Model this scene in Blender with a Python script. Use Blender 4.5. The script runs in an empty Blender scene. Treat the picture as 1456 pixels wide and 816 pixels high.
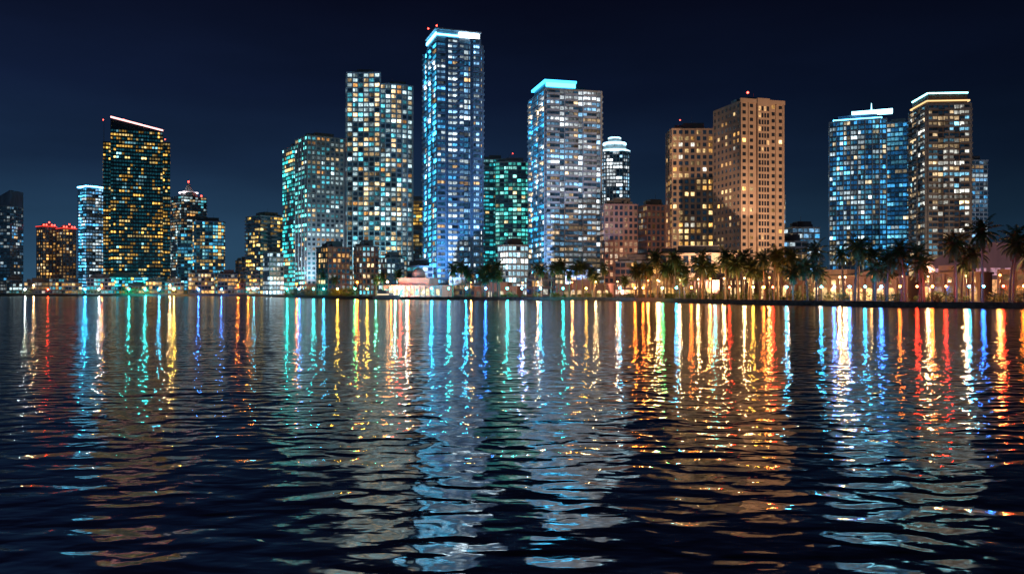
import bpy, math, random
from mathutils import Vector, noise as mnoise
random.seed(7)
scn = bpy.context.scene
COL = scn.collection
GZ = 1.2   # quay / ground level above the water

# ------------------------------------------------------------------ materials
def new_mat(name):
    m = bpy.data.materials.new(name); m.use_nodes = True
    nt = m.node_tree
    for n in list(nt.nodes): nt.nodes.remove(n)
    out = nt.nodes.new('ShaderNodeOutputMaterial')
    return m, nt, out

def surf_mat(name, col, rough=0.7, var=0.35, scale=0.4, metal=0.0, streak=True):
    m, nt, out = new_mat(name)
    p = nt.nodes.new('ShaderNodeBsdfPrincipled')
    p.inputs['Roughness'].default_value = rough
    p.inputs['Metallic'].default_value = metal
    tc = nt.nodes.new('ShaderNodeTexCoord')
    mp = nt.nodes.new('ShaderNodeMapping')
    mp.inputs['Scale'].default_value = (1, 1, 0.25 if streak else 1)
    n = nt.nodes.new('ShaderNodeTexNoise'); n.inputs['Scale'].default_value = scale
    n.inputs['Detail'].default_value = 5
    r = nt.nodes.new('ShaderNodeValToRGB')
    a = 1 - var
    r.color_ramp.elements[0].position = 0.3
    r.color_ramp.elements[1].position = 0.7
    r.color_ramp.elements[0].color = (col[0]*a, col[1]*a, col[2]*a, 1)
    r.color_ramp.elements[1].color = (min(1, col[0]*(1+var*.5)), min(1, col[1]*(1+var*.5)), min(1, col[2]*(1+var*.5)), 1)
    L = nt.links.new
    L(tc.outputs['Object'], mp.inputs[0]); L(mp.outputs[0], n.inputs['Vector'])
    L(n.outputs['Fac'], r.inputs[0]); L(r.outputs[0], p.inputs['Base Color'])
    L(p.outputs[0], out.inputs[0])
    return m

_em = {}
def emis(col, s, sample=False):
    k = (col, s, sample)
    if k in _em: return _em[k]
    m, nt, out = new_mat('lamp_glow')
    e = nt.nodes.new('ShaderNodeEmission')
    e.inputs[0].default_value = (*col, 1); e.inputs[1].default_value = s
    nt.links.new(e.outputs[0], out.inputs[0])
    m.cycles.emission_sampling = 'AUTO' if sample else 'NONE'
    _em[k] = m
    return m

def window_mat():
    m, nt, out = new_mat('window_glass')
    p = nt.nodes.new('ShaderNodeBsdfPrincipled')
    p.inputs['Base Color'].default_value = (0.015, 0.022, 0.035, 1)
    p.inputs['Roughness'].default_value = 0.12
    at = nt.nodes.new('ShaderNodeAttribute'); at.attribute_name = 'ecol'
    tc = nt.nodes.new('ShaderNodeTexCoord')
    n = nt.nodes.new('ShaderNodeTexNoise'); n.inputs['Scale'].default_value = 0.9
    n.inputs['Detail'].default_value = 2
    mr = nt.nodes.new('ShaderNodeMapRange')
    mr.inputs['From Min'].default_value = 0.3; mr.inputs['From Max'].default_value = 0.7
    mr.inputs['To Min'].default_value = 0.35; mr.inputs['To Max'].default_value = 1.5
    L = nt.links.new
    L(tc.outputs['Object'], n.inputs['Vector']); L(n.outputs['Fac'], mr.inputs[0])
    L(at.outputs['Color'], p.inputs['Emission Color']); L(mr.outputs[0], p.inputs['Emission Strength'])
    L(p.outputs[0], out.inputs[0])
    m.cycles.emission_sampling = 'NONE'
    return m
M_WIN = window_mat()
W_CONC = surf_mat('pale_concrete', (0.28, 0.31, 0.33))
W_BLUE = surf_mat('blue_grey_panel', (0.07, 0.12, 0.2))
W_DARK = surf_mat('dark_curtain_wall', (0.02, 0.03, 0.045), 0.3)
W_TEAL = surf_mat('teal_glass_panel', (0.03, 0.15, 0.19), 0.3)
W_TAN = surf_mat('tan_stucco', (0.42, 0.30, 0.22), 0.8, 0.15)
W_PINK = surf_mat('brown_pink_stucco', (0.26, 0.16, 0.14), 0.8, 0.2)
W_BRN = surf_mat('bronze_cladding', (0.12, 0.085, 0.06), 0.5)
W_WHITE = surf_mat('white_stucco', (0.6, 0.6, 0.6), 0.7, 0.15)
W_SLAB = surf_mat('balcony_concrete', (0.36, 0.42, 0.47), 0.7, 0.25)
W_SLABB = surf_mat('balcony_blue_glass', (0.16, 0.28, 0.42), 0.5, 0.3)
W_SLABD = surf_mat('balcony_concrete_grey', (0.18, 0.21, 0.25), 0.7, 0.3)
W_METAL = surf_mat('painted_metal', (0.08, 0.08, 0.09), 0.4, 0.2)

# ------------------------------------------------------------------ mesh builder
class MB:
    def __init__(s): s.v = []; s.f = []; s.c = []
    def face(s, pts, c=(0, 0, 0)):
        b = len(s.v); s.v.extend(pts); s.f.append(tuple(range(b, b+len(pts)))); s.c.append(c)
    def box(s, fr, u0, u1, n0, n1, z0, z1, c=(0, 0, 0)):
        ox, oy, ux, uy, nx, ny = fr
        P = lambda u, n, z: (ox+ux*u+nx*n, oy+uy*u+ny*n, z)
        a = [P(u0, n0, z0), P(u1, n0, z0), P(u1, n1, z0), P(u0, n1, z0)]
        b = [P(u0, n0, z1), P(u1, n0, z1), P(u1, n1, z1), P(u0, n1, z1)]
        k = len(s.v); s.v.extend(a+b)
        for q in ((0, 1, 2, 3), (7, 6, 5, 4), (0, 4, 5, 1), (1, 5, 6, 2), (2, 6, 7, 3), (3, 7, 4, 0)):
            s.f.append(tuple(k+i for i in q)); s.c.append(c)
    def prism(s, poly, z0, z1, c=(0, 0, 0), z1f=None):
        n = len(poly); k = len(s.v)
        s.v.extend([(x, y, z0) for x, y in poly])
        s.v.extend([(x, y, z1 if z1f is None else z1f(x, y)) for x, y in poly])
        s.f.append(tuple(k+i for i in reversed(range(n)))); s.c.append(c)
        s.f.append(tuple(k+n+i for i in range(n))); s.c.append(c)
        for i in range(n):
            j = (i+1) % n
            s.f.append((k+i, k+j, k+n+j, k+n+i)); s.c.append(c)
    def cyl(s, x, y, z0, z1, r0, r1, n=10, x1=None, y1=None, c=(0, 0, 0)):
        x1 = x if x1 is None else x1; y1 = y if y1 is None else y1
        k = len(s.v)
        for (cx, cy, z, r) in ((x, y, z0, r0), (x1, y1, z1, r1)):
            for i in range(n):
                a = 2*math.pi*i/n; s.v.append((cx+r*math.cos(a), cy+r*math.sin(a), z))
        for i in range(n):
            j = (i+1) % n; s.f.append((k+i, k+j, k+n+j, k+n+i)); s.c.append(c)
        s.f.append(tuple(k+n+i for i in range(n))); s.c.append(c)
        s.f.append(tuple(k+i for i in reversed(range(n)))); s.c.append(c)
    def ball(s, x, y, z, r, nu=10, nv=6, sz=1.0):
        k = len(s.v)
        for j in range(nv+1):
            t = math.pi*j/nv
            for i in range(nu):
                a = 2*math.pi*i/nu
                s.v.append((x+r*math.sin(t)*math.cos(a), y+r*math.sin(t)*math.sin(a), z+r*sz*math.cos(t)))
        for j in range(nv):
            for i in range(nu):
                i2 = (i+1) % nu
                s.f.append((k+j*nu+i, k+(j+1)*nu+i, k+(j+1)*nu+i2, k+j*nu+i2)); s.c.append((0, 0, 0))
    def mesh(s, name, mat, attr=False):
        me = bpy.data.meshes.new(name); me.from_pydata(s.v, [], s.f); me.materials.append(mat)
        if attr:
            a = me.attributes.new('ecol', 'FLOAT_COLOR', 'FACE')
            flat = []
            for c in s.c: flat.extend((c[0], c[1], c[2], 1.0))
            a.data.foreach_set('color', flat)
        me.update(); return me

def obj(name, data, parent=None, loc=(0, 0, 0), rz=0):
    o = bpy.data.objects.new(name, data); COL.objects.link(o)
    o.location = loc; o.rotation_euler[2] = rz
    if parent: o.parent = parent
    return o
def part(mb, name, mat, parent, attr=False):
    if mb.f: return obj(name, mb.mesh(name, mat, attr), parent)

def offset(poly, d):
    n = len(poly); out = []
    for i in range(n):
        p0 = Vector(poly[i-1]); p1 = Vector(poly[i]); p2 = Vector(poly[(i+1) % n])
        a = (p1-p0).normalized(); b = (p2-p1).normalized()
        na = Vector((a.y, -a.x)); nb = Vector((b.y, -b.x))
        m = (na+nb); m = m/ (1+na.dot(nb))
        out.append((p1.x+m.x*d, p1.y+m.y*d))
    return out
def rectp(w, d, cx=0, cy=0):
    return [(cx-w/2, cy-d/2), (cx+w/2, cy-d/2), (cx+w/2, cy+d/2), (cx-w/2, cy+d/2)]
def roundp(w, d, n=20, p=2.6):
    r = []
    for i in range(n):
        a = 2*math.pi*(i+.5)/n; c, s_ = math.cos(a), math.sin(a)
        r.append((w/2*math.copysign(abs(c)**(2/p), c), d/2*math.copysign(abs(s_)**(2/p), s_)))
    return r
def bowp(w, d, bow=3.0, n=9):
    r = []
    for i in range(n):
        t = i/(n-1); r.append((-w/2+w*t, -d/2-bow*(1-(2*t-1)**2)))
    return r+[(w/2, d/2), (-w/2, d/2)]

COOL = [((.28, .62, 1.), 6), ((.08, .45, .9), 3), ((1, .62, .28), 2), ((.75, .93, 1), 7)]
WARM = [((1, .5, .13), 5), ((1, .66, .28), 5), ((.9, .85, .7), 1)]
TEAL = [((.04, .6, .7), 5), ((.3, .85, .9), 3), ((1, .65, .25), 2)]
MIX = [((1, .7, .35), 4), ((.65, .9, .95), 6), ((.12, .65, .8), 4), ((1, .45, .12), 1)]
GOLD = [((1, .55, .1), 6), ((1, .72, .26), 3), ((.3, .75, .9), 1)]

def facade(poly, z0, z1, st, win, pier, balc, rnd):
    fh = st['fh']; ww = st['ww']; nf = max(1, int((z1-z0)/fh)); fh = (z1-z0)/nf
    pal0 = [c for c, w in st['pal'] for _ in range(w)]
    ff = [rnd.uniform(.6, 1.3) for _ in range(nf)]
    n = len(poly); ci = 0; so_ = rnd.uniform(0, 99)
    for e in range(n):
        ax, ay = poly[e]; bx, by = poly[(e+1) % n]
        L = math.hypot(bx-ax, by-ay)
        if L < .4: continue
        ux, uy = (bx-ax)/L, (by-ay)/L
        fr = (ax, ay, ux, uy, uy, -ux)
        nc = max(1, round(L/ww)); cw = L/nc
        blank = e in st.get('blank', ())
        gain, gcol = st.get('fgain', {}).get(e, (1, None))
        pal = pal0+([gcol]*len(pal0)*2 if gcol else [])
        prev = [None]*nf
        for i in range(nc):
            ci += 1
            cf = rnd.choice((.55, .85, 1, 1.25))*rnd.uniform(.8, 1.2); cl = rnd.uniform(.8, 1.2)
            if blank and .34 < (i+.5)/nc < .66: continue
            stackc = rnd.choice(pal)
            for j in range(nf):
                z = z0+j*fh
                cn = mnoise.noise(Vector((ci*.3, j*.28, so_)))       # clusters of occupied flats
                lit = rnd.random() < 1.08*st['lit']*cl*(.6+.5*ff[j])*(1+1.5*cn*st.get('clus', .8))
                if prev[j] is not None and rnd.random() < .35: lit = prev[j][0]
                if lit:
                    if prev[j] and prev[j][0] and rnd.random() < .5:
                        c, b = prev[j][1], prev[j][2]*rnd.uniform(.8, 1.1)
                    else:
                        c = stackc if rnd.random() < .45 else rnd.choice(pal)
                        b = 1.12*st['br']*cf*ff[j]*math.exp(rnd.gauss(-.25, .75))*gain
                        b = min(b, 4*st['br']*gain)
                    prev[j] = (True, c, b)
                else:
                    prev[j] = (False, None, 0)
                    c = st.get('dim', (.15, .5, .9)); b = st.get('dimb', .02)*rnd.uniform(.3, 2)*gain
                mg = st['mg']*cw
                P = lambda u, zz: (ax+ux*u+uy*.05, ay+uy*u-ux*.05, zz)
                u0, u1 = i*cw+mg, (i+1)*cw-mg
                za, zb = z+fh*st['sill'], z+fh*st['head']
                if lit and rnd.random() < .35:      # half-drawn curtain
                    um = u0+(u1-u0)*rnd.uniform(.3, .7)
                    k2 = rnd.uniform(.15, .6)
                    win.face([P(u0, za), P(um, za), P(um, zb), P(u0, zb)], tuple(x*b for x in c))
                    win.face([P(um, za), P(u1, za), P(u1, zb), P(um, zb)], tuple(x*b*k2 for x in c))
                else:
                    win.face([P(u0, za), P(u1, za), P(u1, zb), P(u0, zb)], tuple(x*b for x in c))
        pk = st.get('pier', 0)
        if pk:
            for i in range(0, nc+1, pk):
                u = min(max(i*cw, .3), L-.3)
                pier.box(fr, u-st['pw'], u+st['pw'], -.1, st['po'], z0, z1+.4)
        bk = st.get('balc', 0)
        if bk and L > 4:
            i = st.get('bstart', 0)
            while i < nc:
                u0 = i*cw+.25; u1 = min(L-.02, (i+bk)*cw-.25)
                for j in range(1, nf):
                    z = z0+j*fh
                    bo = st['bo']*(1.0 if (j+i) % 7 else .8)
                    balc.box(fr, u0, u1, .02, bo, z-.16, z+.14)
                    balc.box(fr, u0+.02, u1-.02, bo-.12, bo-.01, z+.14, z+st['rail'])
                i += bk+st.get('bgap', 1)
    return nf, fh

def style(**k):
    s = dict(fh=3.0, ww=3.2, mg=.08, sill=.22, head=.86, lit=.5, br=.5, pal=COOL, so=.35, pier=0, pw=.22, po=.5,
             balc=0, bo=1.4, rail=.95, slab=W_SLAB, wall=W_CONC, piermat=None)
    s.update(k); return s

def tower(name, xl, xr, y, h, st, r=0.0, a=20.0, side='L', depth=None, shape=None, seed=None, roof=True, vols=None):
    """xl..xr: extent in metres across the line of sight, y: distance out, h: roof height"""
    cx = (xl+xr)/2; be = math.atan2(cx, y); W = (xr-xl)*math.cos(be)
    rnd = random.Random(seed if seed is not None else int(abs(cx)*13+h*7))
    ar = math.radians(a)
    if r > 0: w = (1-r)*W/math.cos(ar); d = r*W/math.sin(ar)
    else: w = W; d = depth or W*.8; ar = 0
    rot = (ar if side == 'L' else -ar)-be
    e = obj(name, None, None, (cx, y, 0), rot)
    if vols is None:
        if shape == 'round': polys = [(roundp(w, d), GZ, h)]
        elif shape == 'bow': polys = [(bowp(w, d), GZ, h)]
        elif shape == 'oct':
            q = min(w, d)*.25
            polys = [([(-w/2+q, -d/2), (w/2-q, -d/2), (w/2, -d/2+q), (w/2, d/2-q), (w/2-q, d/2), (-w/2+q, d/2), (-w/2, d/2-q), (-w/2, -d/2+q)], GZ, h)]
        else: polys = [(rectp(w, d), GZ, h)]
    else: polys = vols(w, d, h)
    wall, win, pier, balc, slab, rf = MB(), MB(), MB(), MB(), MB(), MB()
    for poly, z0, z1 in polys:
        wall.prism(poly, z0, z1)
        nf, fh = facade(poly, z0+.3, z1-.5, st, win, pier, balc, rnd)
        if st['so'] > 0:
            op = offset(poly, st['so'])
            for j in range(0, nf+1):
                z = z0+.3+j*fh; t = .13 if j < nf else .5
                slab.prism(op, z-t, z+t*.9)
        if roof:
            xs = [p[0] for p in poly]; ys = [p[1] for p in poly]
            pw_, pd = max(xs)-min(xs), max(ys)-min(ys); mx, my = (max(xs)+min(xs))/2, (max(ys)+min(ys))/2
            rf.prism(rectp(pw_*.5, pd*.45, mx+pw_*.06, my), z1, z1+3.4)
            rf.prism(rectp(pw_*.18, pd*.2, mx-pw_*.3, my-pd*.1), z1, z1+2.3)
            for _ in range(5):
                rf.prism(rectp(rnd.uniform(1, 2.4), rnd.uniform(1, 2), mx+rnd.uniform(-.38, .38)*pw_, my+rnd.uniform(-.35, .35)*pd), z1, z1+rnd.uniform(1.1, 1.9)+.01*_)
            ax_ = mx+rnd.uniform(-.2, .2)*pw_
            rf.cyl(ax_, my, z1+3.3, z1+7, .12, .05, 6)
    part(wall, 'walls', st['wall'], e); part(win, 'windows', M_WIN, e, True)
    part(pier, 'facade_piers', st['piermat'] or st['slab'], e); part(balc, 'balconies', st['slab'], e)
    part(slab, 'floor_slabs', st['slab'], e); part(rf, 'roof_plant', W_METAL, e)
    return e, w, d

def strip(e, boxes, col, s, name='led_strip'):
    mb = MB()
    for (x0, x1, y0, y1, z0, z1) in boxes:
        mb.box((0, 0, 1, 0, 0, 1), x0, x1, y0, y1, z0, z1)
    part(mb, name, emis(col, s), e)
def beacon(e, pts, col=(1, .06, .04), s=8, r=.36):
    mb = MB()
    for p in pts: mb.ball(*p, r, 8, 5)
    part(mb, 'aviation_light', emis(col, s), e)
def rim(e, w, d, z, col, s, t=.35, hh=.5, off=.7):
    a, b = w/2+off, d/2+off
    strip(e, [(-a, a, -b-t, -b, z, z+hh), (-a, a, b, b+t, z, z+hh), (-a-t, -a, -b, b, z+.01, z+hh), (a, a+t, -b, b, z+.01, z+hh)], col, s, 'crown_light')

# ------------------------------------------------------------------ skyline
CY = (.12, .62, 1.0); WH = (.7, .88, 1.0); RED = (1, .06, .04); BLU = (.05, .3, 1)
s = style(wall=W_BLUE, slab=W_SLABD, lit=.35, br=.5, pal=COOL, ww=3)
def slant_top(e, w, d, h, up, mat, flip=1, x0=None, x1=None):
    mb = MB(); x0 = -w/2 if x0 is None else x0; x1 = w/2 if x1 is None else x1
    mb.prism([(x0, -d/2), (x1, -d/2), (x1, d/2), (x0, d/2)], h, h, z1f=lambda x, y: h+.6+up*((x1-x)/(x1-x0) if flip > 0 else (x-x0)/(x1-x0)))
    part(mb, 'sloping_crown', mat, e)
e, w, d = tower('slanted_office_tower', -500, -463, 800, 84, s, r=.35, a=30, side='R', roof=False); slant_top(e, w, d, 84, 14, W_BLUE, -1)
s = style(wall=W_PINK, slab=W_PINK, lit=.4, br=.6, pal=WARM, ww=3.4, so=.15, mg=.2, pier=2)
for xl, xr, h in ((-473, -454, 68), (-453, -434, 66)):
    e, w, d = tower('pink_apartment_tower', xl, xr, 840, h, s, r=.3, a=25)
    beacon(e, [(-w*.4, -d/2, h+1.5), (w*.4, -d/2, h+1.5), (0, -d/2, h+4), (w*.2, -d/2, h+1.5), (-w*.2, -d/2, h+1.5)], s=9, r=.8)
    rim(e, w, d, h-.2, RED, 1.6)
s = style(wall=W_BLUE, slab=W_SLABB, lit=.7, br=.9, pal=COOL, balc=2, ww=3, fgain={3: (2.6, (.1, .6, 1))})
e, w, d = tower('blue_condo_tower', -419, -394, 816, 103, s, r=.3, a=25); rim(e, w, d, 103.5, CY, 16.0, hh=1.0)

s = style(wall=W_DARK, slab=W_DARK, lit=.42, br=.9, pal=GOLD, ww=2.3, fh=3.3, so=.12, mg=.12, sill=.3, head=.8, dim=(.06, .55, .75), dimb=.07, clus=1)
def v4(w, d, h):
    return [(rectp(w*.78, d, w*.0, 0), GZ, h), (rectp(w*.2, d*.9, -w*.40, .7), GZ, 138), (rectp(w*.2, d*.9, w*.40, .7), GZ, 141)]
e, w, d = tower('dark_glass_hotel_tower', -377, -316, 780, 150, s, depth=34, vols=v4, roof=False)
slant_top(e, w*.78, d, 150, 9, W_DARK, 1)
mb = MB(); a_ = w*.39
for yy in (-d/2-.7, d/2+.1):
    k = len(mb.v)
    mb.v += [(-a_, yy, 159.2), (a_, yy, 150.3), (a_, yy, 151.5), (-a_, yy, 160.6), (-a_, yy+.6, 159.2), (a_, yy+.6, 150.3), (a_, yy+.6, 151.5), (-a_, yy+.6, 160.6)]
    for q in ((0, 1, 2, 3), (7, 6, 5, 4), (3, 2, 6, 7), (0, 4, 5, 1), (0, 3, 7, 4), (1, 5, 6, 2)): mb.f.append(tuple(k+i for i in q)); mb.c.append((0, 0, 0))
part(mb, 'crown_light', emis((1, .4, .38), 4.0), e)
beacon(e, [(-w*.5, -d*.3, 158), (w*.42, -d/2, 143), (-w*.2, -d/2, 158.5)], s=12, r=.5)
mb = MB(); mb.cyl(-w*.5+.6, -d*.3, 138, 157.5, .25, .12, 6); part(mb, 'mast', W_METAL, e)
s = style(wall=W_TEAL, slab=W_TEAL, lit=.9, br=2.6, pal=[((.03, .7, .75), 3), ((.1, .6, 1), 2), ((1, .6, .1), 1)], ww=2.4, so=.2)
e, w, d = tower('streak_glow_block', -372, -322, 748, 17, s, depth=10)  # bright low block added to throw teal streaks below the hotel tower
s = style(wall=W_PINK, slab=W_SLABD, lit=.5, br=.6, pal=MIX, so=.2, balc=1, ww=3)
e, w, d = tower('crowned_apartment_tower', -364, -326, 900, 104, s, r=.3, a=25, roof=False)
mb = MB(); mb.cyl(0, 0, 104, 109, w*.36, w*.3, 8); mb.cyl(0, 0, 109, 120, w*.2, .3, 8); part(mb, 'peaked_crown', W_WHITE, e)
rim(e, w*.5, d*.4, 108, (.9, .75, .8), 6, hh=1.2); beacon(e, [(0, 0, 120.5), (w*.3, -d/2, 105)], r=1)
s = style(wall=W_TEAL, slab=W_SLABB, lit=.6, br=.85, pal=[((1, .62, .2), 4), ((.08, .5, .85), 5), ((.3, .8, .9), 2)], ww=2.8, so=.5)
tower('round_teal_tower', -286, -257, 756, 66, s, shape='round', depth=24)
tower('teal_midrise_tower', -303, -282, 765, 56, s, depth=18)
s = style(wall=W_DARK, slab=W_SLABD, lit=.45, br=.8, pal=GOLD, ww=2.8, so=.3, balc=2)
e, w, d = tower('dark_midrise_tower', -208, -176, 660, 62, s, r=.35, a=30)
r2 = random.Random(3)
x = -520
while x < -180:
    wdt = r2.uniform(10, 24); hh = r2.uniform(6, 20)
    Y = 722+r2.uniform(0, 20)-(max(0, x+227)*1.2)
    s = style(wall=r2.choice((W_PINK, W_TAN, W_CONC, W_DARK)), slab=W_SLABD, lit=.55, br=r2.uniform(.4, 1.5), pal=r2.choice((WARM, WARM, GOLD, MIX, TEAL)), ww=2.6, so=.2)
    tower('low_rise_building', x, x+wdt, Y, hh, s, depth=12)
    x += wdt+r2.uniform(-1, 6)
# mid-rise infill further back
for (xl, xr, Y, h, wm, pl) in ((-395, -372, 930, 52, W_BLUE, MIX), (-445, -420, 960, 40, W_DARK, GOLD), (-262, -244, 800, 33, W_PINK, WARM), (-245, -224, 760, 22, W_TAN, GOLD), (-228, -205, 770, 38, W_BLUE, COOL),
        (-126, -104, 640, 44, W_BLUE, MIX), (-80, -64, 640, 50, W_BRN, GOLD), (-64, -48, 600, 36, W_TEAL, TEAL), (8, 22, 640, 52, W_BLUE, TEAL), (60, 78, 600, 60, W_BLUE, COOL), (190, 206, 600, 30, W_PINK, WARM), (168, 190, 640, 26, W_CONC, MIX), (272, 300, 640, 44, W_BLUE, MIX), (330, 352, 620, 28, W_PINK, WARM)):
    s = style(wall=wm, slab=W_SLABD, lit=.5, br=.5, pal=pl, ww=3, so=.3)
    tower('midrise_building', xl, xr, Y, h, s, depth=14)

# centre-left
s = style(wall=W_TEAL, slab=W_SLABB, lit=.7, br=.9, pal=TEAL, ww=2.8, so=.4, fgain={3: (2, (.05, .8, .8))})
e, w, d = tower('teal_condo_tower', -174, -146, 640, 112, s, r=.3, a=20)
s = style(wall=W_CONC, slab=W_CONC, lit=.5, br=.9, pal=MIX, ww=3.4, fh=3.3, so=.08, mg=.2, sill=.25, head=.8, pier=2, po=.55, pw=.4, clus=.5, fgain={3: (2.2, (.15, .9, .85))})
e, w, d = tower('white_grid_apartment_tower', -154, -119.5, 600, 112, s, r=.24, a=20)
s = style(wall=W_WHITE, slab=W_WHITE, lit=.85, br=1.2, pal=[((.6, .85, 1), 5), ((1, .9, .7), 2)], ww=2.6, so=.2, mg=.12)
tower('small_white_hotel', -167, -153, 566, 30, s, r=.3, a=25)
s = style(wall=W_CONC, slab=W_SLAB, lit=.68, br=.95, pal=MIX, ww=2.9, fh=3.05, so=.45, pier=3, pw=.25, po=.9, clus=.5)
def v9(w, d, h):
    A = []
    def fr_(x): return -d/2-3.2*(1-(2*x/w)**2)-1.5*math.sin(3*x/w*2)
    left = [(-w/2+w*.5*i/6, fr_(-w/2+w*.5*i/6)) for i in range(7)]
    A.append((left+[(0, d/2), (-w/2, d/2)], GZ, h))
    right = [(.02+w*.5*i/6, fr_(w*.5*i/6)+.6) for i in range(7)]
    A.append((right+[(w/2, d/2-1), (.02, d/2-1)], GZ, h-7))
    return A
e, w, d = tower('curved_condo_tower', -106, -65, 545, 141, s, depth=28, vols=v9)
s = style(wall=W_PINK, slab=W_PINK, lit=.4, br=.7, pal=WARM, ww=3, so=.25, mg=.2)
tower('brown_apartment_block', -116, -96, 500, 30, s, r=.35, a=30)
s = style(wall=W_PINK, slab=W_SLABD, lit=.5, br=.7, pal=MIX, ww=3, so=.3, mg=.2)
tower('grey_apartment_block', -95, -80, 506, 31, s, r=.35, a=30)
s = style(wall=W_BLUE, slab=W_SLABD, lit=.45, br=.6, pal=MIX, ww=3, so=.3, mg=.2)
tower('grey_apartment_block', -79, -64, 502, 24, s, r=.3, a=25)
s = style(wall=W_BRN, slab=W_SLABD, lit=.85, br=1.2, pal=GOLD, ww=2.8, so=.2)
tower('gold_lit_tower', -90, -71, 720, 81, s, depth=18)

# the tallest tower
s = style(wall=W_BLUE, slab=W_SLABB, lit=.8, br=1.1, pal=COOL, ww=2.6, fh=3.0, so=.4, balc=2, bgap=2, bo=1.6, pier=4, pw=.2, po=1.0, dimb=.08, clus=.4, fgain={3: (2.8, (.06, .6, 1))})
def v10(w, d, h):
    return [(rectp(w*.97, d), GZ, h-5), (rectp(w*.22, d+2.4, -w*.16, 0), GZ, h-3), (rectp(w*.16, d+1.8, w*.34, 0), GZ, h-2)]
e, w, d = tower('tall_blue_condo_tower', -50.5, -17, 480, 146, s, r=.22, a=15, vols=v10, roof=False)
mb = MB(); mb.prism(rectp(w*.9, d*.8), 141, 148.2); mb.prism(offset(rectp(w*.9, d*.8), 1.2), 148.2, 148.9); part(mb, 'penthouse', W_SLAB, e)
strip(e, [(w*.02, w*.46, -d*.4-.5, -d*.4-.06, 145.2, 147.6)], WH, 9.0, 'crown_light')
strip(e, [(-w*.45, w*.02, -d*.4-.5, -d*.4-.06, 145.2, 146.0), (-w*.45-.6, -w*.45-.1, -d*.4, d*.4, 145.2, 146.8)], (.12, .62, 1.0), 10, 'crown_light')
beacon(e, [(-w*.45, -d*.4, 150.2), (-w*.6, -d*.3, 149)], s=10, r=.45)

s = style(wall=W_TEAL, slab=W_SLABD, lit=.5, br=.55, pal=TEAL, ww=3, so=.5, balc=2)
e, w, d = tower('teal_apartment_tower', -24, -5, 660, 106, s, depth=20)
s = style(wall=W_TEAL, slab=W_SLAB, lit=.75, br=.75, pal=[((.08, .65, .58), 5), ((.3, .85, .75), 3), ((1, .8, .4), 1)], ww=3, so=.5, clus=.5)
e, w, d = tower('bowed_teal_tower', -12, 13, 624, 98, s, shape='bow', depth=20)
beacon(e, [(0, -d/2, 104)])
s = style(wall=W_WHITE, slab=W_WHITE, lit=.85, br=1.1, pal=[((.5, .85, 1), 5), ((.9, .95, .9), 2)], ww=2.6, so=.25, mg=.12)
tower('small_white_office', -7.5, 8.5, 440, 28, s, r=.35, a=30)
s = style(wall=W_BLUE, slab=W_SLAB, lit=.72, br=1.05, pal=[((.3, .65, 1), 6), ((1, .7, .4), 3), ((.85, .95, 1), 6)], ww=2.7, fh=2.95, so=.5, balc=3, bgap=1, bo=1.5, pier=4, pw=.22, po=.9, dimb=.06, clus=.4, fgain={3: (2.6, (.05, .5, 1))})
e, w, d = tower('blue_crowned_condo_tower', 9.5, 50.5, 485, 116, s, r=.25, a=18)
mb = MB(); mb.prism(rectp(w*.5, d*.7, -w*.2, 0), 116.5, 120.2); part(mb, 'penthouse', W_TEAL, e)
mb = MB(); mb.prism(rectp(w*.58, d*.82, -w*.2, 0), 120.2, 121.4); part(mb, 'crown_canopy', emis((.05, .5, .95), 4), e)
strip(e, [(-w*.47, w*.06, -d*.42-.6, -d*.42, 117.3, 119.6)], (.05, .55, 1), 9, 'crown_light')
s = style(wall=W_BLUE, slab=W_SLAB, lit=.75, br=1.3, pal=[((.35, .7, 1), 5), ((.85, .95, 1), 4)], ww=2.8, so=.3, pier=1, pw=.25, po=.6)
e, w, d = tower('octagonal_lit_tower', 75, 100, 720, 122, s, shape='oct', depth=22, roof=False)
mb = MB(); mb.cyl(0, 0, 122, 129, w*.42, w*.36, 8); mb.cyl(0, 0, 129, 134, w*.28, w*.2, 8); part(mb, 'tiered_crown', W_WHITE, e)
mb = MB(); mb.cyl(0, 0, 128.2, 130, w*.4, w*.4, 12); mb.cyl(0, 0, 121.6, 123.4, w*.53, w*.53, 8); mb.cyl(0, 0, 133.6, 134.6, w*.22, w*.22, 8)
for i in range(8):
    a_ = math.pi*(i+.5)/4; mb.cyl(w*.44*math.cos(a_), w*.44*math.sin(a_), 100, 121.5, .35, .35, 4)
part(mb, 'crown_light', emis((.45, .82, 1), 3.5), e)
s = style(wall=W_PINK, slab=W_PINK, lit=.45, br=.6, pal=[((1, .55, .3), 5), ((1, .72, .5), 3)], ww=2.7, fh=3.1, so=.1, mg=.2)
tower('brown_pink_midrise', 47.5, 68, 456, 50.5, s, r=.12, a=12)
s = style(wall=W_PINK, slab=W_PINK, lit=.25, br=.4, pal=WARM, ww=2.7, fh=3.1, so=.1, mg=.22)
tower('brick_red_midrise', 67.5, 86, 462, 50.5, s, r=.35, a=25)
s = style(wall=W_TAN, slab=W_TAN, lit=.45, br=1.1, pal=WARM, ww=3.0, fh=3.1, so=.1, mg=.2, sill=.2, head=.82, pier=2, pw=.35, po=.6, clus=.6)
e, w, d = tower('tan_grid_hotel', 79, 103, 432, 86, s, r=.12, a=12)
beacon(e, [(-w*.3, -d/2, 90)])
s = style(wall=W_TAN, slab=W_TAN, lit=.16, br=1.1, pal=WARM, ww=3.6, fh=3.15, so=.0, mg=.28, sill=.25, head=.75, blank=(0,), dimb=.004, dim=(1, .6, .3))
def v15(w, d, h):
    return [(rectp(w, d), GZ, h)]
e, w, d = tower('tan_slab_hotel', 95, 128.5, 400, 91, s, r=.40, a=32, vols=v15)
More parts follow.
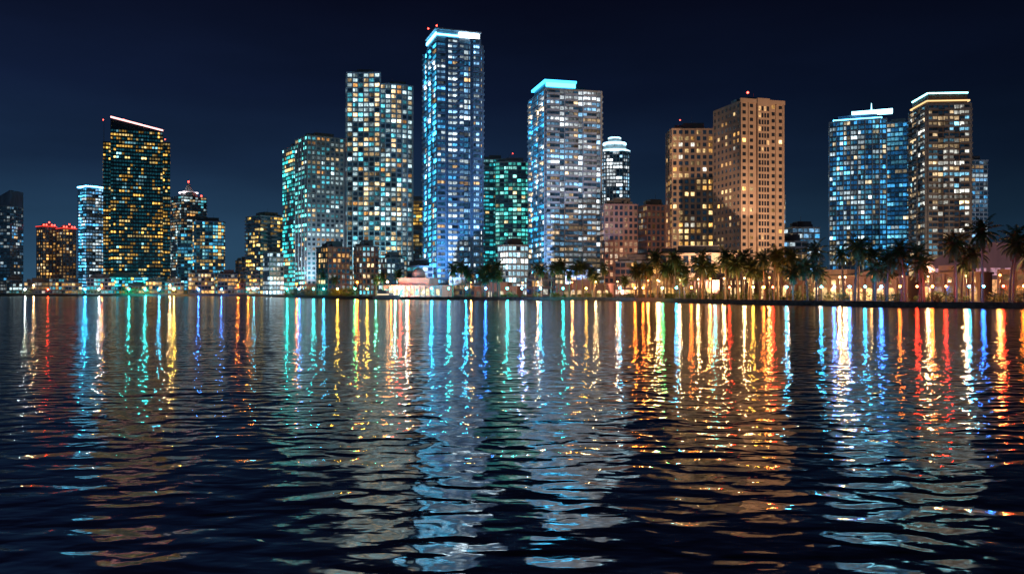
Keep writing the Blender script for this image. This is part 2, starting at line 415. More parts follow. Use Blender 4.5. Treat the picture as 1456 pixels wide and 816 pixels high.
mb = MB()
F = (-w/2, -d/2, 1, 0, 0, -1)
mb.box(F, w*.36, w*.64, -.1, 1.2, GZ, 92.4); mb.box(F, -.3, w+.3, -.2, .5, 90.2, 92.0)
for u in (.0, .17, .8, .97): mb.box(F, w*u, w*u+.6, -.1, .5, GZ, 90)
part(mb, 'projecting_bay', W_TAN, e)
mb = MB(); rr = random.Random(2)
for j in range(27):
    z = 6+j*3.1
    for (a0, a1) in ((.38, .43), (.45, .49), (.51, .55), (.57, .62)):
        mb.face([(-w/2+w*a0, -d/2-1.26, z), (-w/2+w*a1, -d/2-1.26, z), (-w/2+w*a1, -d/2-1.26, z+2.1), (-w/2+w*a0, -d/2-1.26, z+2.1)], (.9, .5, .2) if rr.random() < .13 else (.004, .003, .003))
part(mb, 'bay_windows', M_WIN, e, True)
beacon(e, [(0, 0, 98)], s=14, r=.5)
s = style(wall=W_TAN, slab=W_TAN, lit=.6, br=1.0, pal=WARM, ww=3.2, fh=4, so=.6, mg=.15)
tower('hotel_podium', 62, 98, 372, 20.5, s, depth=16)
s = style(wall=W_WHITE, slab=W_WHITE, lit=.6, br=.9, pal=COOL, ww=3, so=.2)
tower('narrow_white_tower', 160, 176.5, 545, 65, s, depth=12)
tower('white_midrise', 153, 175, 480, 40, s, r=.3, a=25)
tower('white_midrise', 136, 154, 440, 30, s, r=.3, a=25)
s = style(wall=W_DARK, slab=W_SLABB, lit=.6, br=.9, pal=[((.06, .4, .85), 6), ((.15, .6, .9), 5), ((1, .8, .5), 2), ((.7, .9, 1), 2)], ww=2.6, fh=3.1, so=.35, dim=(.04, .35, .9), dimb=.14, pier=5, po=.7, clus=.6)
e, w, d = tower('curved_blue_glass_tower', 205, 241, 545, 112, s, shape='bow', depth=24)
mb = MB(); mb.prism(bowp(w*.7, d*.6, 2), 112.4, 116); part(mb, 'penthouse', W_BLUE, e)
mb = MB(); mb.prism([(-w*.1, -d*.5), (w*.62, -d*.2), (w*.62, -d*.05), (-w*.1, -d*.1)], 116.5, 117, z1f=lambda x, y: 117.6+max(0, (x+w*.1))*.07); mb.cyl(w*.25, -d*.2, 112, 123.5, .7, .12, 6)
part(mb, 'winged_crown', emis((.3, .8, 1), 6), e)
rim(e, w*.8, d*.9, 112.6, (.1, .55, .95), 9, hh=.6)
tower('rear_blue_tower', 255, 274, 580, 118, s, depth=22)
s = style(wall=W_BRN, slab=W_SLABD, lit=.5, br=.9, pal=[((1, .7, .38), 5), ((.9, .9, .8), 4), ((.25, .65, .9), 3)], ww=2.9, fh=3.1, so=.7, balc=2, bgap=1, bo=1.7, pier=4, pw=.3, po=1.1, clus=.5)
e, w, d = tower('bronze_balcony_tower', 226, 260, 480, 108, s, r=.3, a=22)
mb = MB(); mb.prism(rectp(w*.92, d*.92), 108.4, 113.6); mb.prism(rectp(w*.99, d*.99), 114.2, 115.0); part(mb, 'penthouse', W_BRN, e)
rim(e, w*.92, d*.92, 113.7, (.25, .85, 1), 12.0, hh=.5, off=.0)
rim(e, w*.96, d*.96, 109.2, (1, .6, .25), 1.6, hh=.7, off=.3)
s = style(wall=W_CONC, slab=W_SLABD, lit=.5, br=.55, pal=COOL, ww=3, so=.4)
tower('grey_rear_tower', 314, 338, 600, 96, s, r=.4, a=30)

r3 = random.Random(11)
for k in range(18):
    X = -55+k*22+r3.uniform(-5, 5); Y = 430+r3.uniform(0, 30)
    if 90 < X < 135: Y -= 20
    s = style(wall=r3.choice((W_TAN, W_PINK, W_PINK)), slab=W_SLABD, lit=.6, br=r3.uniform(.5, 1.2), pal=r3.choice((WARM, WARM, MIX)), ww=2.8, so=.2)
    tower('low_rise_building', X, X+r3.uniform(12, 20), Y, r3.uniform(7, 20), s, depth=10)

# ------------------------------------------------------------------ shoreline, land, water
SH = [(-415, 685), (-227, 685), (-111, 480), (-43, 402), (41, 372), (64, 284), (85, 241), (122, 200)]
def S(t, back=0.0):
    i = max(0, min(len(SH)-2, int(t))); f = t-i
    a = Vector(SH[i]); b = Vector(SH[i+1]); p = a.lerp(b, f); u = (b-a).normalized()
    n = Vector((-u.y, u.x))     # towards the land
    return p+n*back
def land():
    pts = [(-4000, 900), (-1200, 730)]
    def cr(p0, p1, p2, p3, t):
        return .5*((2*p1)+(-p0+p2)*t+(2*p0-5*p1+4*p2-p3)*t*t+(-p0+3*p1-3*p2+p3)*t**3)
    E = [Vector((-1200, 730))]+[Vector(p) for p in SH]+[Vector((330, 120)), Vector((700, 40))]
    sm = []
    for i in range(1, len(E)-2):
        for k in range(8): sm.append(cr(E[i-1], E[i], E[i+1], E[i+2], k/8))
    return [Vector(p) for p in pts]+sm+[Vector((330, 120)), Vector((700, 40)), Vector((4000, -200))]
EDGE = land()
mb = MB()
back = [(4000, 7000), (-4000, 7000)]
mb.prism([tuple(p) for p in EDGE]+back, -3, GZ-.25)
m_ground = surf_mat('park_ground', (0.06, 0.07, 0.045), 0.95, .4, .15, streak=False)
obj('ground', mb.mesh('ground', m_ground))
def ribbon(name, d0, d1, z0, z1, mat):
    b = MB(); n = len(EDGE); L = []
    for i in range(n):
        u = (EDGE[min(i+1, n-1)]-EDGE[max(i-1, 0)]).normalized(); nn = Vector((-u.y, u.x))
        L.append((EDGE[i]+nn*d0, EDGE[i]+nn*d1))
    for i in range(n-1):
        a, b_ = L[i], L[i+1]
        P = lambda p, z: (p.x, p.y, z)
        b.face([P(a[0], z1), P(b_[0], z1), P(b_[1], z1), P(a[1], z1)])
        b.face([P(a[0], z0), P(b_[0], z0), P(b_[0], z1), P(a[0], z1)])
        b.face([P(a[1], z0), P(a[1], z1), P(b_[1], z1), P(b_[1], z0)])
    return obj(name, b.mesh(name, mat))
ribbon('seawall', -.3, .7, -2, GZ+.15, surf_mat('seawall_concrete', (.12, .11, .10), .9, .5, .8, streak=False))
ribbon('promenade_pavement', .7, 5.5, 0, GZ, surf_mat('paving', (.3, .27, .23), .8, .3, 1.2, streak=False))
ribbon('road', 22, 31, 0, GZ-.2, surf_mat('asphalt', (.05, .05, .052), .8, .3, 1.2, streak=False))

def water_mat():
    m, nt, out = new_mat('night_water')
    L = nt.links.new; N = nt.nodes.new
    g = bpy.data.node_groups.new('wave_height', 'ShaderNodeTree')
    g.interface.new_socket('P', in_out='INPUT', socket_type='NodeSocketVector')
    g.interface.new_socket('H', in_out='OUTPUT', socket_type='NodeSocketFloat')
    gi = g.nodes.new('NodeGroupInput'); go = g.nodes.new('NodeGroupOutput')
    prev = None
    for (sx, sy, amp, det, rotz) in ((.12, .30, .10, 1, .12), (.95, 1.45, .064, 0.5, -.12), (2.1, 3.6, .010, 1, .25)):
        mp = g.nodes.new('ShaderNodeMapping'); mp.inputs['Scale'].default_value = (sx, sy, 1); mp.inputs['Rotation'].default_value = (0, 0, rotz)
        n = g.nodes.new('ShaderNodeTexNoise'); n.noise_dimensions = '2D'; n.inputs['Scale'].default_value = 1; n.inputs['Detail'].default_value = det
        n.inputs['Distortion'].default_value = .3
        mu = g.nodes.new('ShaderNodeMath'); mu.operation = 'MULTIPLY'; mu.inputs[1].default_value = amp
        g.links.new(gi.outputs[0], mp.inputs[0]); g.links.new(mp.outputs[0], n.inputs['Vector']); g.links.new(n.outputs['Fac'], mu.inputs[0])
        if prev:
            ad = g.nodes.new('ShaderNodeMath'); ad.operation = 'ADD'; g.links.new(prev.outputs[0], ad.inputs[0]); g.links.new(mu.outputs[0], ad.inputs[1]); prev = ad
        else: prev = mu
    g.links.new(prev.outputs[0], go.inputs[0])
    geo = N('ShaderNodeNewGeometry')
    EPS = .04
    def H(off):
        v = N('ShaderNodeVectorMath'); v.operation = 'ADD'; v.inputs[1].default_value = off
        L(geo.outputs['Position'], v.inputs[0])
        q = N('ShaderNodeGroup'); q.node_tree = g; L(v.outputs[0], q.inputs[0]); return q.outputs[0]
    def math_(op, a, b):
        n = N('ShaderNodeMath'); n.operation = op
        for i, x in enumerate((a, b)):
            if x is None: continue
            if isinstance(x, (int, float)): n.inputs[i].default_value = x
            else: L(x, n.inputs[i])
        return n.outputs[0]
    def vm(op, a, b=None, sc=None):
        n = N('ShaderNodeVectorMath'); n.operation = op
        L(a, n.inputs[0])
        if b is not None: L(b, n.inputs[1])
        if sc is not None:
            if isinstance(sc, (int, float)): n.inputs['Scale'].default_value = sc
            else: L(sc, n.inputs['Scale'])
        return n
    h0, hx, hy = H((0, 0, 0)), H((EPS, 0, 0)), H((0, EPS, 0))
    gp = N('ShaderNodeMapping'); gp.inputs['Scale'].default_value = (.012, .03, 1); L(geo.outputs['Position'], gp.inputs[0])
    gn = N('ShaderNodeTexNoise'); gn.inputs['Scale'].default_value = 1; gn.inputs['Detail'].default_value = 2; L(gp.outputs[0], gn.inputs['Vector'])
    gust = N('ShaderNodeMapRange'); gust.inputs['From Min'].default_value = .3; gust.inputs['From Max'].default_value = .7
    gust.inputs['To Min'].default_value = .8; gust.inputs['To Max'].default_value = 1.2; L(gn.outputs['Fac'], gust.inputs[0])
    sx = math_('MULTIPLY', math_('MULTIPLY', math_('SUBTRACT', h0, hx), 1/EPS), gust.outputs[0])
    sy = math_('MULTIPLY', math_('MULTIPLY', math_('SUBTRACT', h0, hy), 1/EPS), gust.outputs[0])
    cb = N('ShaderNodeCombineXYZ'); L(sx, cb.inputs[0]); L(sy, cb.inputs[1]); cb.inputs[2].default_value = 1
    nn = vm('NORMALIZE', cb.outputs[0]).outputs[0]
    # a wave facet never mirrors anything from below the surface
    I = geo.outputs['Incoming']
    dt = vm('DOT_PRODUCT', nn, I).outputs['Value']
    R = vm('SUBTRACT', vm('SCALE', nn, None, math_('MULTIPLY', dt, 2)).outputs[0], I).outputs[0]
    sp = N('ShaderNodeSeparateXYZ'); L(R, sp.inputs[0])
    rz = math_('ADD', math_('ABSOLUTE', sp.outputs[2], None), .002)
    c2 = N('ShaderNodeCombineXYZ'); L(sp.outputs[0], c2.inputs[0]); L(sp.outputs[1], c2.inputs[1]); L(rz, c2.inputs[2])
    n2 = vm('NORMALIZE', vm('ADD', c2.outputs[0], I).outputs[0]).outputs[0]
    gl = N('ShaderNodeBsdfGlossy'); gl.inputs['Roughness'].default_value = .07; gl.inputs['Color'].default_value = (1, 1, 1, 1)
    L(n2, gl.inputs['Normal'])
    df = N('ShaderNodeBsdfDiffuse'); df.inputs['Color'].default_value = (.001, .003, .008, 1)
    fr = N('ShaderNodeFresnel'); fr.inputs['IOR'].default_value = 9.0; L(n2, fr.inputs['Normal'])
    mx = N('ShaderNodeMixShader'); L(fr.outputs[0], mx.inputs[0]); L(df.outputs[0], mx.inputs[1]); L(gl.outputs[0], mx.inputs[2])
    L(mx.outputs[0], out.inputs[0])
    return m
mb = MB(); mb.face([(-5000, -300, 0), (5000, -300, 0), (5000, 6000, 0), (-5000, 6000, 0)])
obj('water', mb.mesh('water', water_mat()))

# ------------------------------------------------------------------ lamps on the waterfront
def light(name, loc, power, col, parent=None, r=.4, typ='POINT', target=None, ang=60):
    l = bpy.data.lights.new(name, typ); l.energy = power; l.color = col
    l.shadow_soft_size = r
    o = obj(name, l, parent, loc)
    if typ == 'SPOT':
        l.spot_size = math.radians(ang); l.spot_blend = .6
        o.rotation_euler = (Vector(target)-Vector(loc)).to_track_quat('-Z', 'Y').to_euler()
    return o
def street_lamp(t, back, col, power, glow, hgt=6.5, name='street_lamp', r=.42, smp=False):
    p = S(t, back); e = obj(name, None, None, (p.x, p.y, GZ))
    mb = MB(); mb.cyl(0, 0, 0, .6, .22, .14, 8); mb.cyl(0, 0, .6, hgt, .1, .06, 8); mb.cyl(0, 0, hgt, hgt+.15, .22, .22, 8)
    part(mb, 'lamp_post', W_METAL, e)
    mb = MB(); mb.ball(0, 0, hgt+.15+r, r, 8, 5); part(mb, 'lamp_globe', emis(col, glow, smp), e)
    if power: light('lamp_light', (0, 0, hgt-1.0), power, col, e, .3)
    return e
OR = (1, .2, .02); YE = (1, .5, .05); TE = (.01, .7, .6); CYN = (.02, .5, 1); BL = (.03, .2, 1); RD = (1, .03, .01); GR = (.08, .9, .25); WW = (1, .55, .22)
cl = [(.1, WH, .3), (.2, RD, .3), (.36, CYN, 1.2), (.42, WH, .6), (.55, TE, 1.2), (.62, TE, 1.8), (.68, CYN, 1), (.745, YE, 1.4), (.85, BL, .8), (.95, BL, .5), (1.22, OR, .6), (1.3, CYN, .5),
      (1.7, TE, .9), (1.82, BL, .8), (1.95, TE, .8), (2.05, CYN, .7), (2.2, YE, .7), (2.38, GR, .5), (2.5, YE, .6), (2.72, OR, 1.1), (2.8, RD, 1.2), (2.87, OR, 1.4), (3.05, CYN, 1.4), (3.15, TE, 1.1), (3.25, CYN, 1.3), (3.36, BL, .9),
      (3.48, TE, 1.2), (3.56, BL, 1.4), (3.66, CYN, 1.2), (3.78, TE, 1), (3.9, YE, .4), (4.15, CYN, .6), (4.33, OR, 1), (4.42, OR, .7), (4.62, GR, .6), (4.75, CYN, 1.1), (4.88, OR, .7), (5.1, TE, .7), (5.25, RD, .6), (5.48, YE, .7), (5.58, OR, .8), (5.66, RD, .7), (5.78, CYN, 1.2),
      (6.05, CYN, .9), (6.12, BL, 1.2), (6.2, BL, 1.6), (6.28, CYN, 1.1), (6.36, BL, 1.4), (6.45, OR, .7), (6.53, RD, 1), (6.6, OR, .9), (6.66, RD, .8), (6.76, CYN, 1.3), (6.82, BL, 1), (6.9, RD, .8), (6.98, OR, .5), (7.1, RD, .8)]
for t, c, k in cl:  # coloured lamps added along the seawall to draw streaks on the water
    p = S(t, 1.5); dist = p.length
    street_lamp(t, 1.5, c, 0, 520*k*(dist/400)**.8, 3.6, 'streak_lamp', .36*(dist/400)**.5, True)
r4 = random.Random(5)
for i in range(26):
    t = 3.2+i*.15+r4.uniform(-.03, .03)
    street_lamp(t, r4.choice((3.5, 17, 17))+r4.uniform(-1, 1), WW if i % 4 else (1, .35, .08), 3400, 12, 6.5, r=.32)
for i in range(10):
    t = .1+i*.3
    street_lamp(t, 14, OR if i % 2 else WW, 7000, 40, 7, r=.6)

def fill_flood(loc, tgt, p, col, ang=60):  # spots added to brighten facades; the tan hotel's follows its warm-lit wall
    e = obj('facade_fill_flood', None, None, loc)
    mb = MB(); mb.prism(rectp(.7, .4), -.25, .25); mb.cyl(0, 0, -.9, -.25, .08, .08, 6); part(mb, 'housing', W_METAL, e)
    d = (Vector(tgt)-Vector(loc)); n = d.normalized()*.9
    light('facade_fill_beam', tuple(n), p, col, e, .5, 'SPOT', tuple(n+d), ang)
fill_flood((150, 290, 3), (116, 400, 48), 580000, (1, .62, .38), 56)
fill_flood((80, 335, 3), (92, 425, 45), 200000, (1, .62, .4), 60)
fill_flood((50, 390, 3), (60, 455, 28), 60000, (1, .45, .28), 70)
fill_flood((-35, 430, 3), (-34, 480, 75), 150000, (.2, .5, 1), 95)
fill_flood((30, 430, 3), (30, 480, 70), 150000, (.3, .55, 1), 90)
fill_flood((-85, 519, 3), (-85, 545, 80), 120000, (.35, .85, 1), 95)
fill_flood((-136, 560, 3), (-136, 600, 60), 140000, (.55, .8, 1), 90)
fill_flood((205, 370, 3), (240, 480, 50), 260000, (1, .55, .3), 60)
fill_flood((140, 255, 3), (172, 300, 10), 30000, (.75, .5, .6), 90)
fill_flood((290, 540, 3), (326, 600, 60), 200000, (.6, .75, 1), 80)

# ------------------------------------------------------------------ palms
M_TRUNK = surf_mat('palm_bark', (.17, .12, .08), .9, .4, 3, streak=False)
def leaf_mat():
    m, nt, out = new_mat('palm_leaf'); L = nt.links.new; N = nt.nodes.new
    p = N('ShaderNodeBsdfPrincipled'); p.inputs['Roughness'].default_value = .55
    oi = N('ShaderNodeObjectInfo'); tc = N('ShaderNodeTexCoord'); n = N('ShaderNodeTexNoise'); n.inputs['Scale'].default_value = 1.3
    ad = N('ShaderNodeMath'); ad.operation = 'MULTIPLY_ADD'; ad.inputs[1].default_value = .4
    r = N('ShaderNodeValToRGB'); r.color_ramp.elements[0].position = .35; r.color_ramp.elements[0].color = (.022, .05, .018, 1)
    r.color_ramp.elements[1].position = .95; r.color_ramp.elements[1].color = (.10, .115, .028, 1)
    L(tc.outputs['Object'], n.inputs['Vector']); L(oi.outputs['Random'], ad.inputs[0]); L(n.outputs['Fac'], ad.inputs[2])
    L(ad.outputs[0], r.inputs[0]); L(r.outputs[0], p.inputs['Base Color']); L(p.outputs[0], out.inputs[0]); return m
M_LEAF = leaf_mat()
def palm_meshes(seed, H):
    r = random.Random(seed); tr = MB(); lf = MB()
    lean = r.uniform(0, .1)*H; la = r.uniform(0, 6.28); lx, ly = math.cos(la)*lean, math.sin(la)*lean
    K = 9
    for k in range(K):
        f0, f1 = k/K, (k+1)/K
        x0, y0, x1, y1 = lx*f0**2, ly*f0**2, lx*f1**2, ly*f1**2
        tr.cyl(x0, y0, H*f0, H*f1, .32-.12*f0+(.12 if k == 0 else .02), .32-.12*f1, 8, x1, y1)
    top = Vector((lx, ly, H))
    tr.ball(lx, ly, H+.1, .45, 8, 6, 1.6)
    nfr = r.randint(28, 36)
    for i in range(nfr):
        az = i*2.399+r.uniform(-.25, .25); q = i/nfr
        el = math.radians(82-145*q+r.uniform(-10, 10)); Ln = r.uniform(3.6, 5.3)*(1-.15*q)*(H/13)**.3
        hd = Vector((math.cos(az), math.sin(az), 0)); side = Vector((-hd.y, hd.x, 0))
        p = top.copy(); ns = 13; pts = []
        for k in range(ns+1):
            pts.append(p.copy()); e_ = max(el-(k/ns)**1.2*r.uniform(1.1, 1.35), -1.5)
            p = p+(hd*math.cos(e_)+Vector((0, 0, math.sin(e_))))*(Ln/ns)
        for k in range(ns):
            a, b = pts[k], pts[k+1]; t = k/ns
            wv = side*.045; lf.face([tuple(a-wv), tuple(a+wv), tuple(b+wv), tuple(b-wv)])
            if k < 1: continue
            ll = 1.05*math.sin(math.pi*min(1, .18+t*.78))+.12
            d = (b-a).normalized()
            for sg in (-1, 1):
                for h_ in (0, .5):
                    s0 = a.lerp(b, h_); out = (side*sg*.85+d*.55+Vector((0, 0, -.35-r.uniform(0, .5)))).normalized()
                    tip = s0+out*ll*r.uniform(.75, 1.1)
                    mid = s0.lerp(tip, .5)+Vector((0, 0, .07))
                    wd = d*.08
                    lf.face([tuple(s0-wd), tuple(mid-wd), tuple(tip), tuple(mid+wd), tuple(s0+wd)])
    return tr.mesh('palm_trunk', M_TRUNK), lf.mesh('palm_fronds', M_LEAF)
PM = [(H, palm_meshes(i*7+1, H)) for i, H in enumerate((8, 11.5, 13.5, 10, 14.5, 12.5))]
def palm(x, y, k=None, sc=1.0, r=random):
    H, (a, b) = PM[k if k is not None else r.randrange(len(PM))]
    e = obj('palm_tree', None, None, (x, y, GZ-.27), r.uniform(0, 6.28)); e.scale = (sc,)*3
    obj('trunk', a, e); obj('fronds', b, e)
rp = random.Random(21)
t = 3.15
while t < 4.0:
    if not 3.44 < t < 3.55:
        p = S(t, rp.uniform(5, 13)); palm(p.x, p.y, None, rp.uniform(.9, 1.15), rp)
    t += rp.choice((.015, .025, .04, .06))
t = 4.0
while t < 5.93:
    p = S(t, rp.uniform(5, 15)); palm(p.x, p.y, None, rp.uniform(.9, 1.18), rp)
    t += rp.choice((.015, .03, .045, .075))
t = 6.05
while t < 7.25:
    p = S(t, rp.uniform(5, 16)); palm(p.x, p.y, None, rp.uniform(.95, 1.22), rp)
    t += rp.choice((.02, .035, .045, .08))
for tt, bb in ((2.55, 8), (2.42, 12), (2.6, 14), (1.95, 9), (2.0, 12)):
    p = S(tt, bb); palm(p.x, p.y, None, .95, rp)
p = S(2.55, 4); light('garden_light', (p.x, p.y, 3), 9000, (.1, 1, .55))

def shrubs(name, t0, t1, n, b0, b1, rr):
    mb = MB(); r = random.Random(int(t0*100))
    for _ in range(n):
        p = S(r.uniform(t0, t1), r.uniform(b0, b1)); R = r.uniform(*rr)
        for k in range(150):
            d = Vector((r.gauss(0, 1), r.gauss(0, 1), r.gauss(0, 1))).normalized()*R*r.uniform(.6, 1.05)
            c = Vector((p.x, p.y, GZ+R*.7))+Vector((d.x*1.2, d.y*1.2, d.z*.8))
            if c.z < GZ-.2: continue
            u = Vector((r.gauss(0, 1), r.gauss(0, 1), r.gauss(0, 1))).normalized(); v = u.orthogonal().normalized(); q = .28
            mb.face([tuple(c+u*q), tuple(c+v*q*.6), tuple(c-u*q), tuple(c-v*q*.6)])
    obj(name, mb.mesh(name, M_LEAF))
shrubs('shrub_hedge', 1.75, 2.35, 38, 3, 10, (1.6, 3.4))
shrubs('shrub_hedge', 3.15, 4.0, 26, 7, 12, (.8, 1.8))
shrubs('shrub_hedge', 4.0, 7.1, 90, 6, 20, (.7, 1.9))
shrubs('tree_line', 0.0, 1.9, 60, 3, 9, (2.0, 4.2))
shrubs('tree_line', 4.0, 7.2, 26, 24, 31, (2.4, 3.6))

# ------------------------------------------------------------------ arcades behind the palms
def arcade(t, back, wdt, hgt, n, wallm, col, s):
    p = S(t, back); q = S(t+.02, back); u = (q-p).normalized(); rz = math.atan2(u.y, u.x)
    e = obj('arcade_building', None, None, (p.x, p.y, 0), rz)
    wl = MB(); wl.prism(rectp(wdt, 10), GZ-.3, hgt); wl.prism(rectp(wdt+.8, 10.8), hgt, hgt+.6); wl.prism(rectp(wdt*.5, 6), hgt+.6, hgt+2.6)
    cw = wdt/n
    for i in range(n+1): wl.prism(rectp(.7, .7, -wdt/2+i*cw, -5.3), GZ-.3, hgt)
    part(wl, 'walls', wallm, e)
    op = MB(); rr = random.Random(int(t*50))
    for i in range(n):
        x0, x1 = -wdt/2+i*cw+.6, -wdt/2+(i+1)*cw-.6; zt = GZ+(hgt-GZ)*.45; R = (x1-x0)/2
        pts = [(x0, -5.06, GZ), (x1, -5.06, GZ)]+[((x0+x1)/2+R*math.cos(a), -5.06, zt+R*.7*math.sin(a)) for a in [math.pi*k/8 for k in range(9)]]
        b = s*rr.choice((.1, .2, .5, .9, 1.4)); op.face(pts, tuple(c*b for c in col))
        if hgt > 8: op.face([(x0+.4, -5.06, hgt-2.4), (x1-.4, -5.06, hgt-2.4), (x1-.4, -5.06, hgt-.9), (x0+.4, -5.06, hgt-.9)], tuple(c*b*.6 for c in col))
    part(op, 'arched_openings', M_WIN, e, True)
for (t, b, w_, h_, n, m_, c_, s_) in ((4.25, 38, 24, 8, 7, W_PINK, (1, .6, .25), 1.6), (4.62, 38, 26, 9, 8, W_PINK, (1, .66, .3), 1.8), (5.05, 38, 22, 10, 6, W_PINK, (1, .55, .2), 1.6),
        (5.5, 38, 22, 8.5, 6, W_TAN, (1, .65, .28), 1.8), (6.05, 40, 20, 8, 6, W_PINK, (1, .55, .2), 1.6), (6.45, 40, 16, 9, 5, W_PINK, (1, .5, .15), 1.6), (6.85, 40, 18, 9.5, 5, W_PINK, (1, .45, .15), 1.6), (7.12, 42, 30, 11, 9, W_PINK, (1, .4, .15), 1.5),
        (3.3, 34, 22, 6, 7, W_PINK, (.9, .75, .5), 1.2), (3.8, 34, 26, 7, 8, W_PINK, (1, .65, .3), 1.5)):
    arcade(t, b, w_, h_, n, m_, c_, s_)
e = obj('vaulted_hall', None, None, (172, 300, 0), -.5)
mb = MB(); pr = [(-22, GZ)]+[(-22+44*k/14, 14+7*math.sin(math.pi*k/14)) for k in range(15)]+[(22, GZ)]
n_ = len(pr)
mb.v += [(x, -10, z) for x, z in pr]+[(x, 10, z) for x, z in pr]
mb.f.append(tuple(range(n_))); mb.f.append(tuple(reversed(range(n_, 2*n_))))
for i in range(n_): j = (i+1) % n_; mb.f.append((i, n_+i, n_+j, j))
mb.c = [(0, 0, 0)]*len(mb.f)
part(mb, 'vaulted_shell', W_PINK, e)
mb = MB()
for i in range(9):
    mb.face([(-19+i*4.3, -10.06, 3), (-16+i*4.3, -10.06, 3), (-16+i*4.3, -10.06, 8), (-19+i*4.3, -10.06, 8)], (.9, .4, .15))
    mb.face([(-19+i*4.3, -10.06, 9.5), (-16+i*4.3, -10.06, 9.5), (-16+i*4.3, -10.06, 12), (-19+i*4.3, -10.06, 12)], (.5, .25, .3))
part(mb, 'windows', M_WIN, e, True)

# white club house with tiered dome
p = S(2.78, 14); e = obj('domed_clubhouse', None, None, (p.x, p.y, 0), -.45)
mb = MB(); mb.prism(rectp(34, 12), GZ-.3, 6.4); mb.prism(rectp(35, 13), 6.4, 7.0); mb.prism(rectp(18, 9), 7, 10.2); mb.prism(rectp(19, 10), 10.2, 10.7); mb.cyl(0, 0, 10.7, 12.4, 3.6, 3.4, 14); mb.ball(0, 0, 12.4, 3.4, 14, 8)
mb.cyl(0, 0, 15.6, 17.6, .3, .05, 6)
for i in range(12): mb.prism(rectp(.5, .5, -16.5+i*3, -6.4), GZ, 6.4)
part(mb, 'walls', W_WHITE, e)
mb = MB()
for i in range(11): mb.face([(-16+i*3, -6.06, 2), (-14+i*3, -6.06, 2), (-14+i*3, -6.06, 5), (-16+i*3, -6.06, 5)], (1.1, .9, .5) if i % 3 else (.4, 1.1, 1.0))
part(mb, 'windows', M_WIN, e, True)
light('clubhouse_light', tuple(S(2.75, 2))+(3.5,), 2500, (.25, 1, .8)); light('clubhouse_light', tuple(S(2.85, 2))+(3.5,), 2500, (.6, .95, .9))

p = S(2.8, -6); e = obj('motor_yacht', None, None, (p.x, p.y, 0), -.6)
hull = MB(); secs = []
for k in range(9):
    f = k/8; xx = -8+16*f; hw = 2.1*(1-max(0, (f-.55)/.45)**2)*.98+.05; zt = 1.5+.7*f*f
    secs.append([(xx, -hw, zt), (xx, -hw*.75, .2), (xx, 0, -.4), (xx, hw*.75, .2), (xx, hw, zt)])
for sct in secs: hull.v += sct
for k in range(8):
    for j in range(4): a = k*5+j; hull.f.append((a, a+1, a+6, a+5)); hull.c.append((0, 0, 0))
    hull.f.append((k*5, k*5+5, k*5+9, k*5+4)); hull.c.append((0, 0, 0))
hull.f.append((0, 4, 3, 2, 1)); hull.c.append((0, 0, 0))
part(hull, 'hull', W_WHITE, e)
mb = MB(); mb.prism([(-6, -1.5), (2.5, -1.4), (4, 0), (2.5, 1.4), (-6, 1.5)], 1.5, 3.1); mb.prism([(-5, -1.2), (.5, -1.1), (1.4, 0), (.5, 1.1), (-5, 1.2)], 3.1, 4.3); mb.cyl(-2, 0, 4.3, 6.2, .08, .04, 6); part(mb, 'cabin', W_WHITE, e)
mb = MB(); mb.prism([(-5.5, -1.56), (2.4, -1.46), (3.9, 0), (2.4, 1.46), (-5.5, 1.56)], 2.1, 2.7); part(mb, 'cabin_windows', emis((1, .8, .5), 1.2), e)

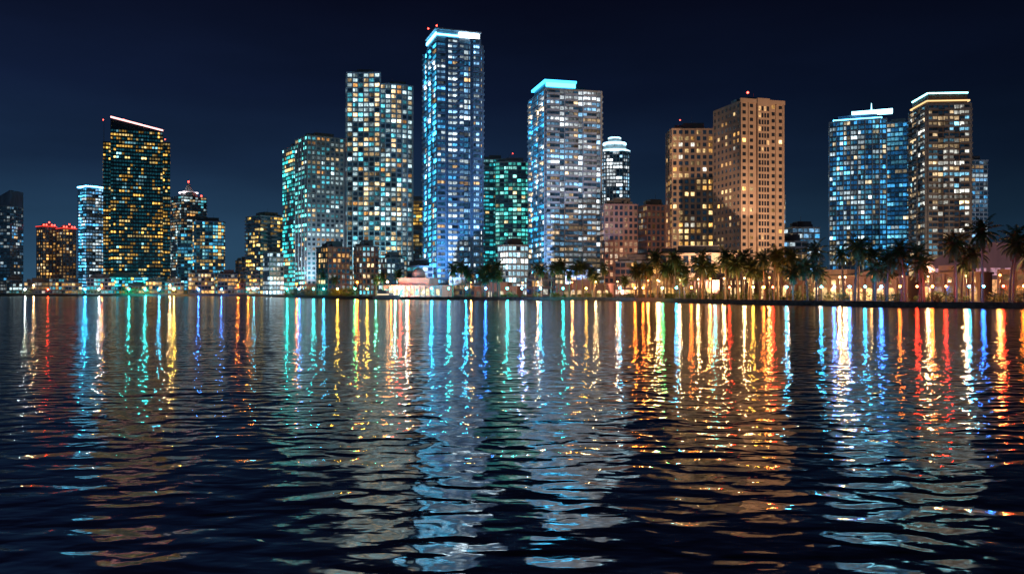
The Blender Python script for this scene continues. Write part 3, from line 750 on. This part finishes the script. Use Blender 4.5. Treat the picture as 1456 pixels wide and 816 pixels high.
# ------------------------------------------------------------------ sky and added facade fill
w = bpy.data.worlds.new('World'); scn.world = w; w.use_nodes = True
nt = w.node_tree; L = nt.links.new; N = nt.nodes.new
bg = nt.nodes['Background']
tc = N('ShaderNodeTexCoord'); sp = N('ShaderNodeSeparateXYZ'); L(tc.outputs['Generated'], sp.inputs[0])
rmp = N('ShaderNodeValToRGB'); cr = rmp.color_ramp
cr.elements[0].position = 0; cr.elements[0].color = (.018, .052, .092, 1)
cr.elements[1].position = .5; cr.elements[1].color = (.0012, .0012, .0035, 1)
for p_, c_ in ((.06, (.014, .040, .078)), (.14, (.0065, .017, .043)), (.22, (.0034, .0075, .024)), (.33, (.0022, .0034, .012))):
    q = cr.elements.new(p_); q.color = (*c_, 1)
L(sp.outputs[2], rmp.inputs[0])
mr = N('ShaderNodeMapRange'); mr.inputs['From Min'].default_value = -.6; mr.inputs['From Max'].default_value = .5
mr.inputs['To Min'].default_value = 1.45; mr.inputs['To Max'].default_value = .6; L(sp.outputs[0], mr.inputs[0])
mp = N('ShaderNodeMapping'); mp.inputs['Scale'].default_value = (1.2, 1.2, 5); L(tc.outputs['Generated'], mp.inputs[0])
nz = N('ShaderNodeTexNoise'); nz.inputs['Scale'].default_value = 2; nz.inputs['Detail'].default_value = 5; L(mp.outputs[0], nz.inputs['Vector'])
m2 = N('ShaderNodeMapRange'); m2.inputs['From Min'].default_value = .3; m2.inputs['From Max'].default_value = .7
m2.inputs['To Min'].default_value = .75; m2.inputs['To Max'].default_value = 1.25; L(nz.outputs['Fac'], m2.inputs[0])
mu = N('ShaderNodeMath'); mu.operation = 'MULTIPLY'; L(mr.outputs[0], mu.inputs[0]); L(m2.outputs[0], mu.inputs[1])
L(rmp.outputs[0], bg.inputs['Color']); L(mu.outputs[0], bg.inputs['Strength'])
sun = bpy.data.lights.new('facade_fill_sun', 'SUN'); sun.energy = .14; sun.angle = math.radians(.6); sun.color = (.45, .7, 1)  # faint cool sun lamp added to light the facades evenly
so = obj('facade_fill_sun', sun, None, (-300, -200, 400)); so.rotation_euler = Vector((.45, 1, -.42)).to_track_quat('-Z', 'Y').to_euler()

# ------------------------------------------------------------------ camera
cam = bpy.data.cameras.new('camera'); cam.lens = 29.67; cam.sensor_width = 36; cam.clip_end = 20000; cam.shift_y = .0041
co = obj('camera', cam, None, (0, 0, 4)); co.rotation_euler = (math.radians(90), 0, 0); scn.camera = co
scn.view_settings.view_transform = 'Standard'; scn.view_settings.look = 'None'; scn.view_settings.exposure = 0
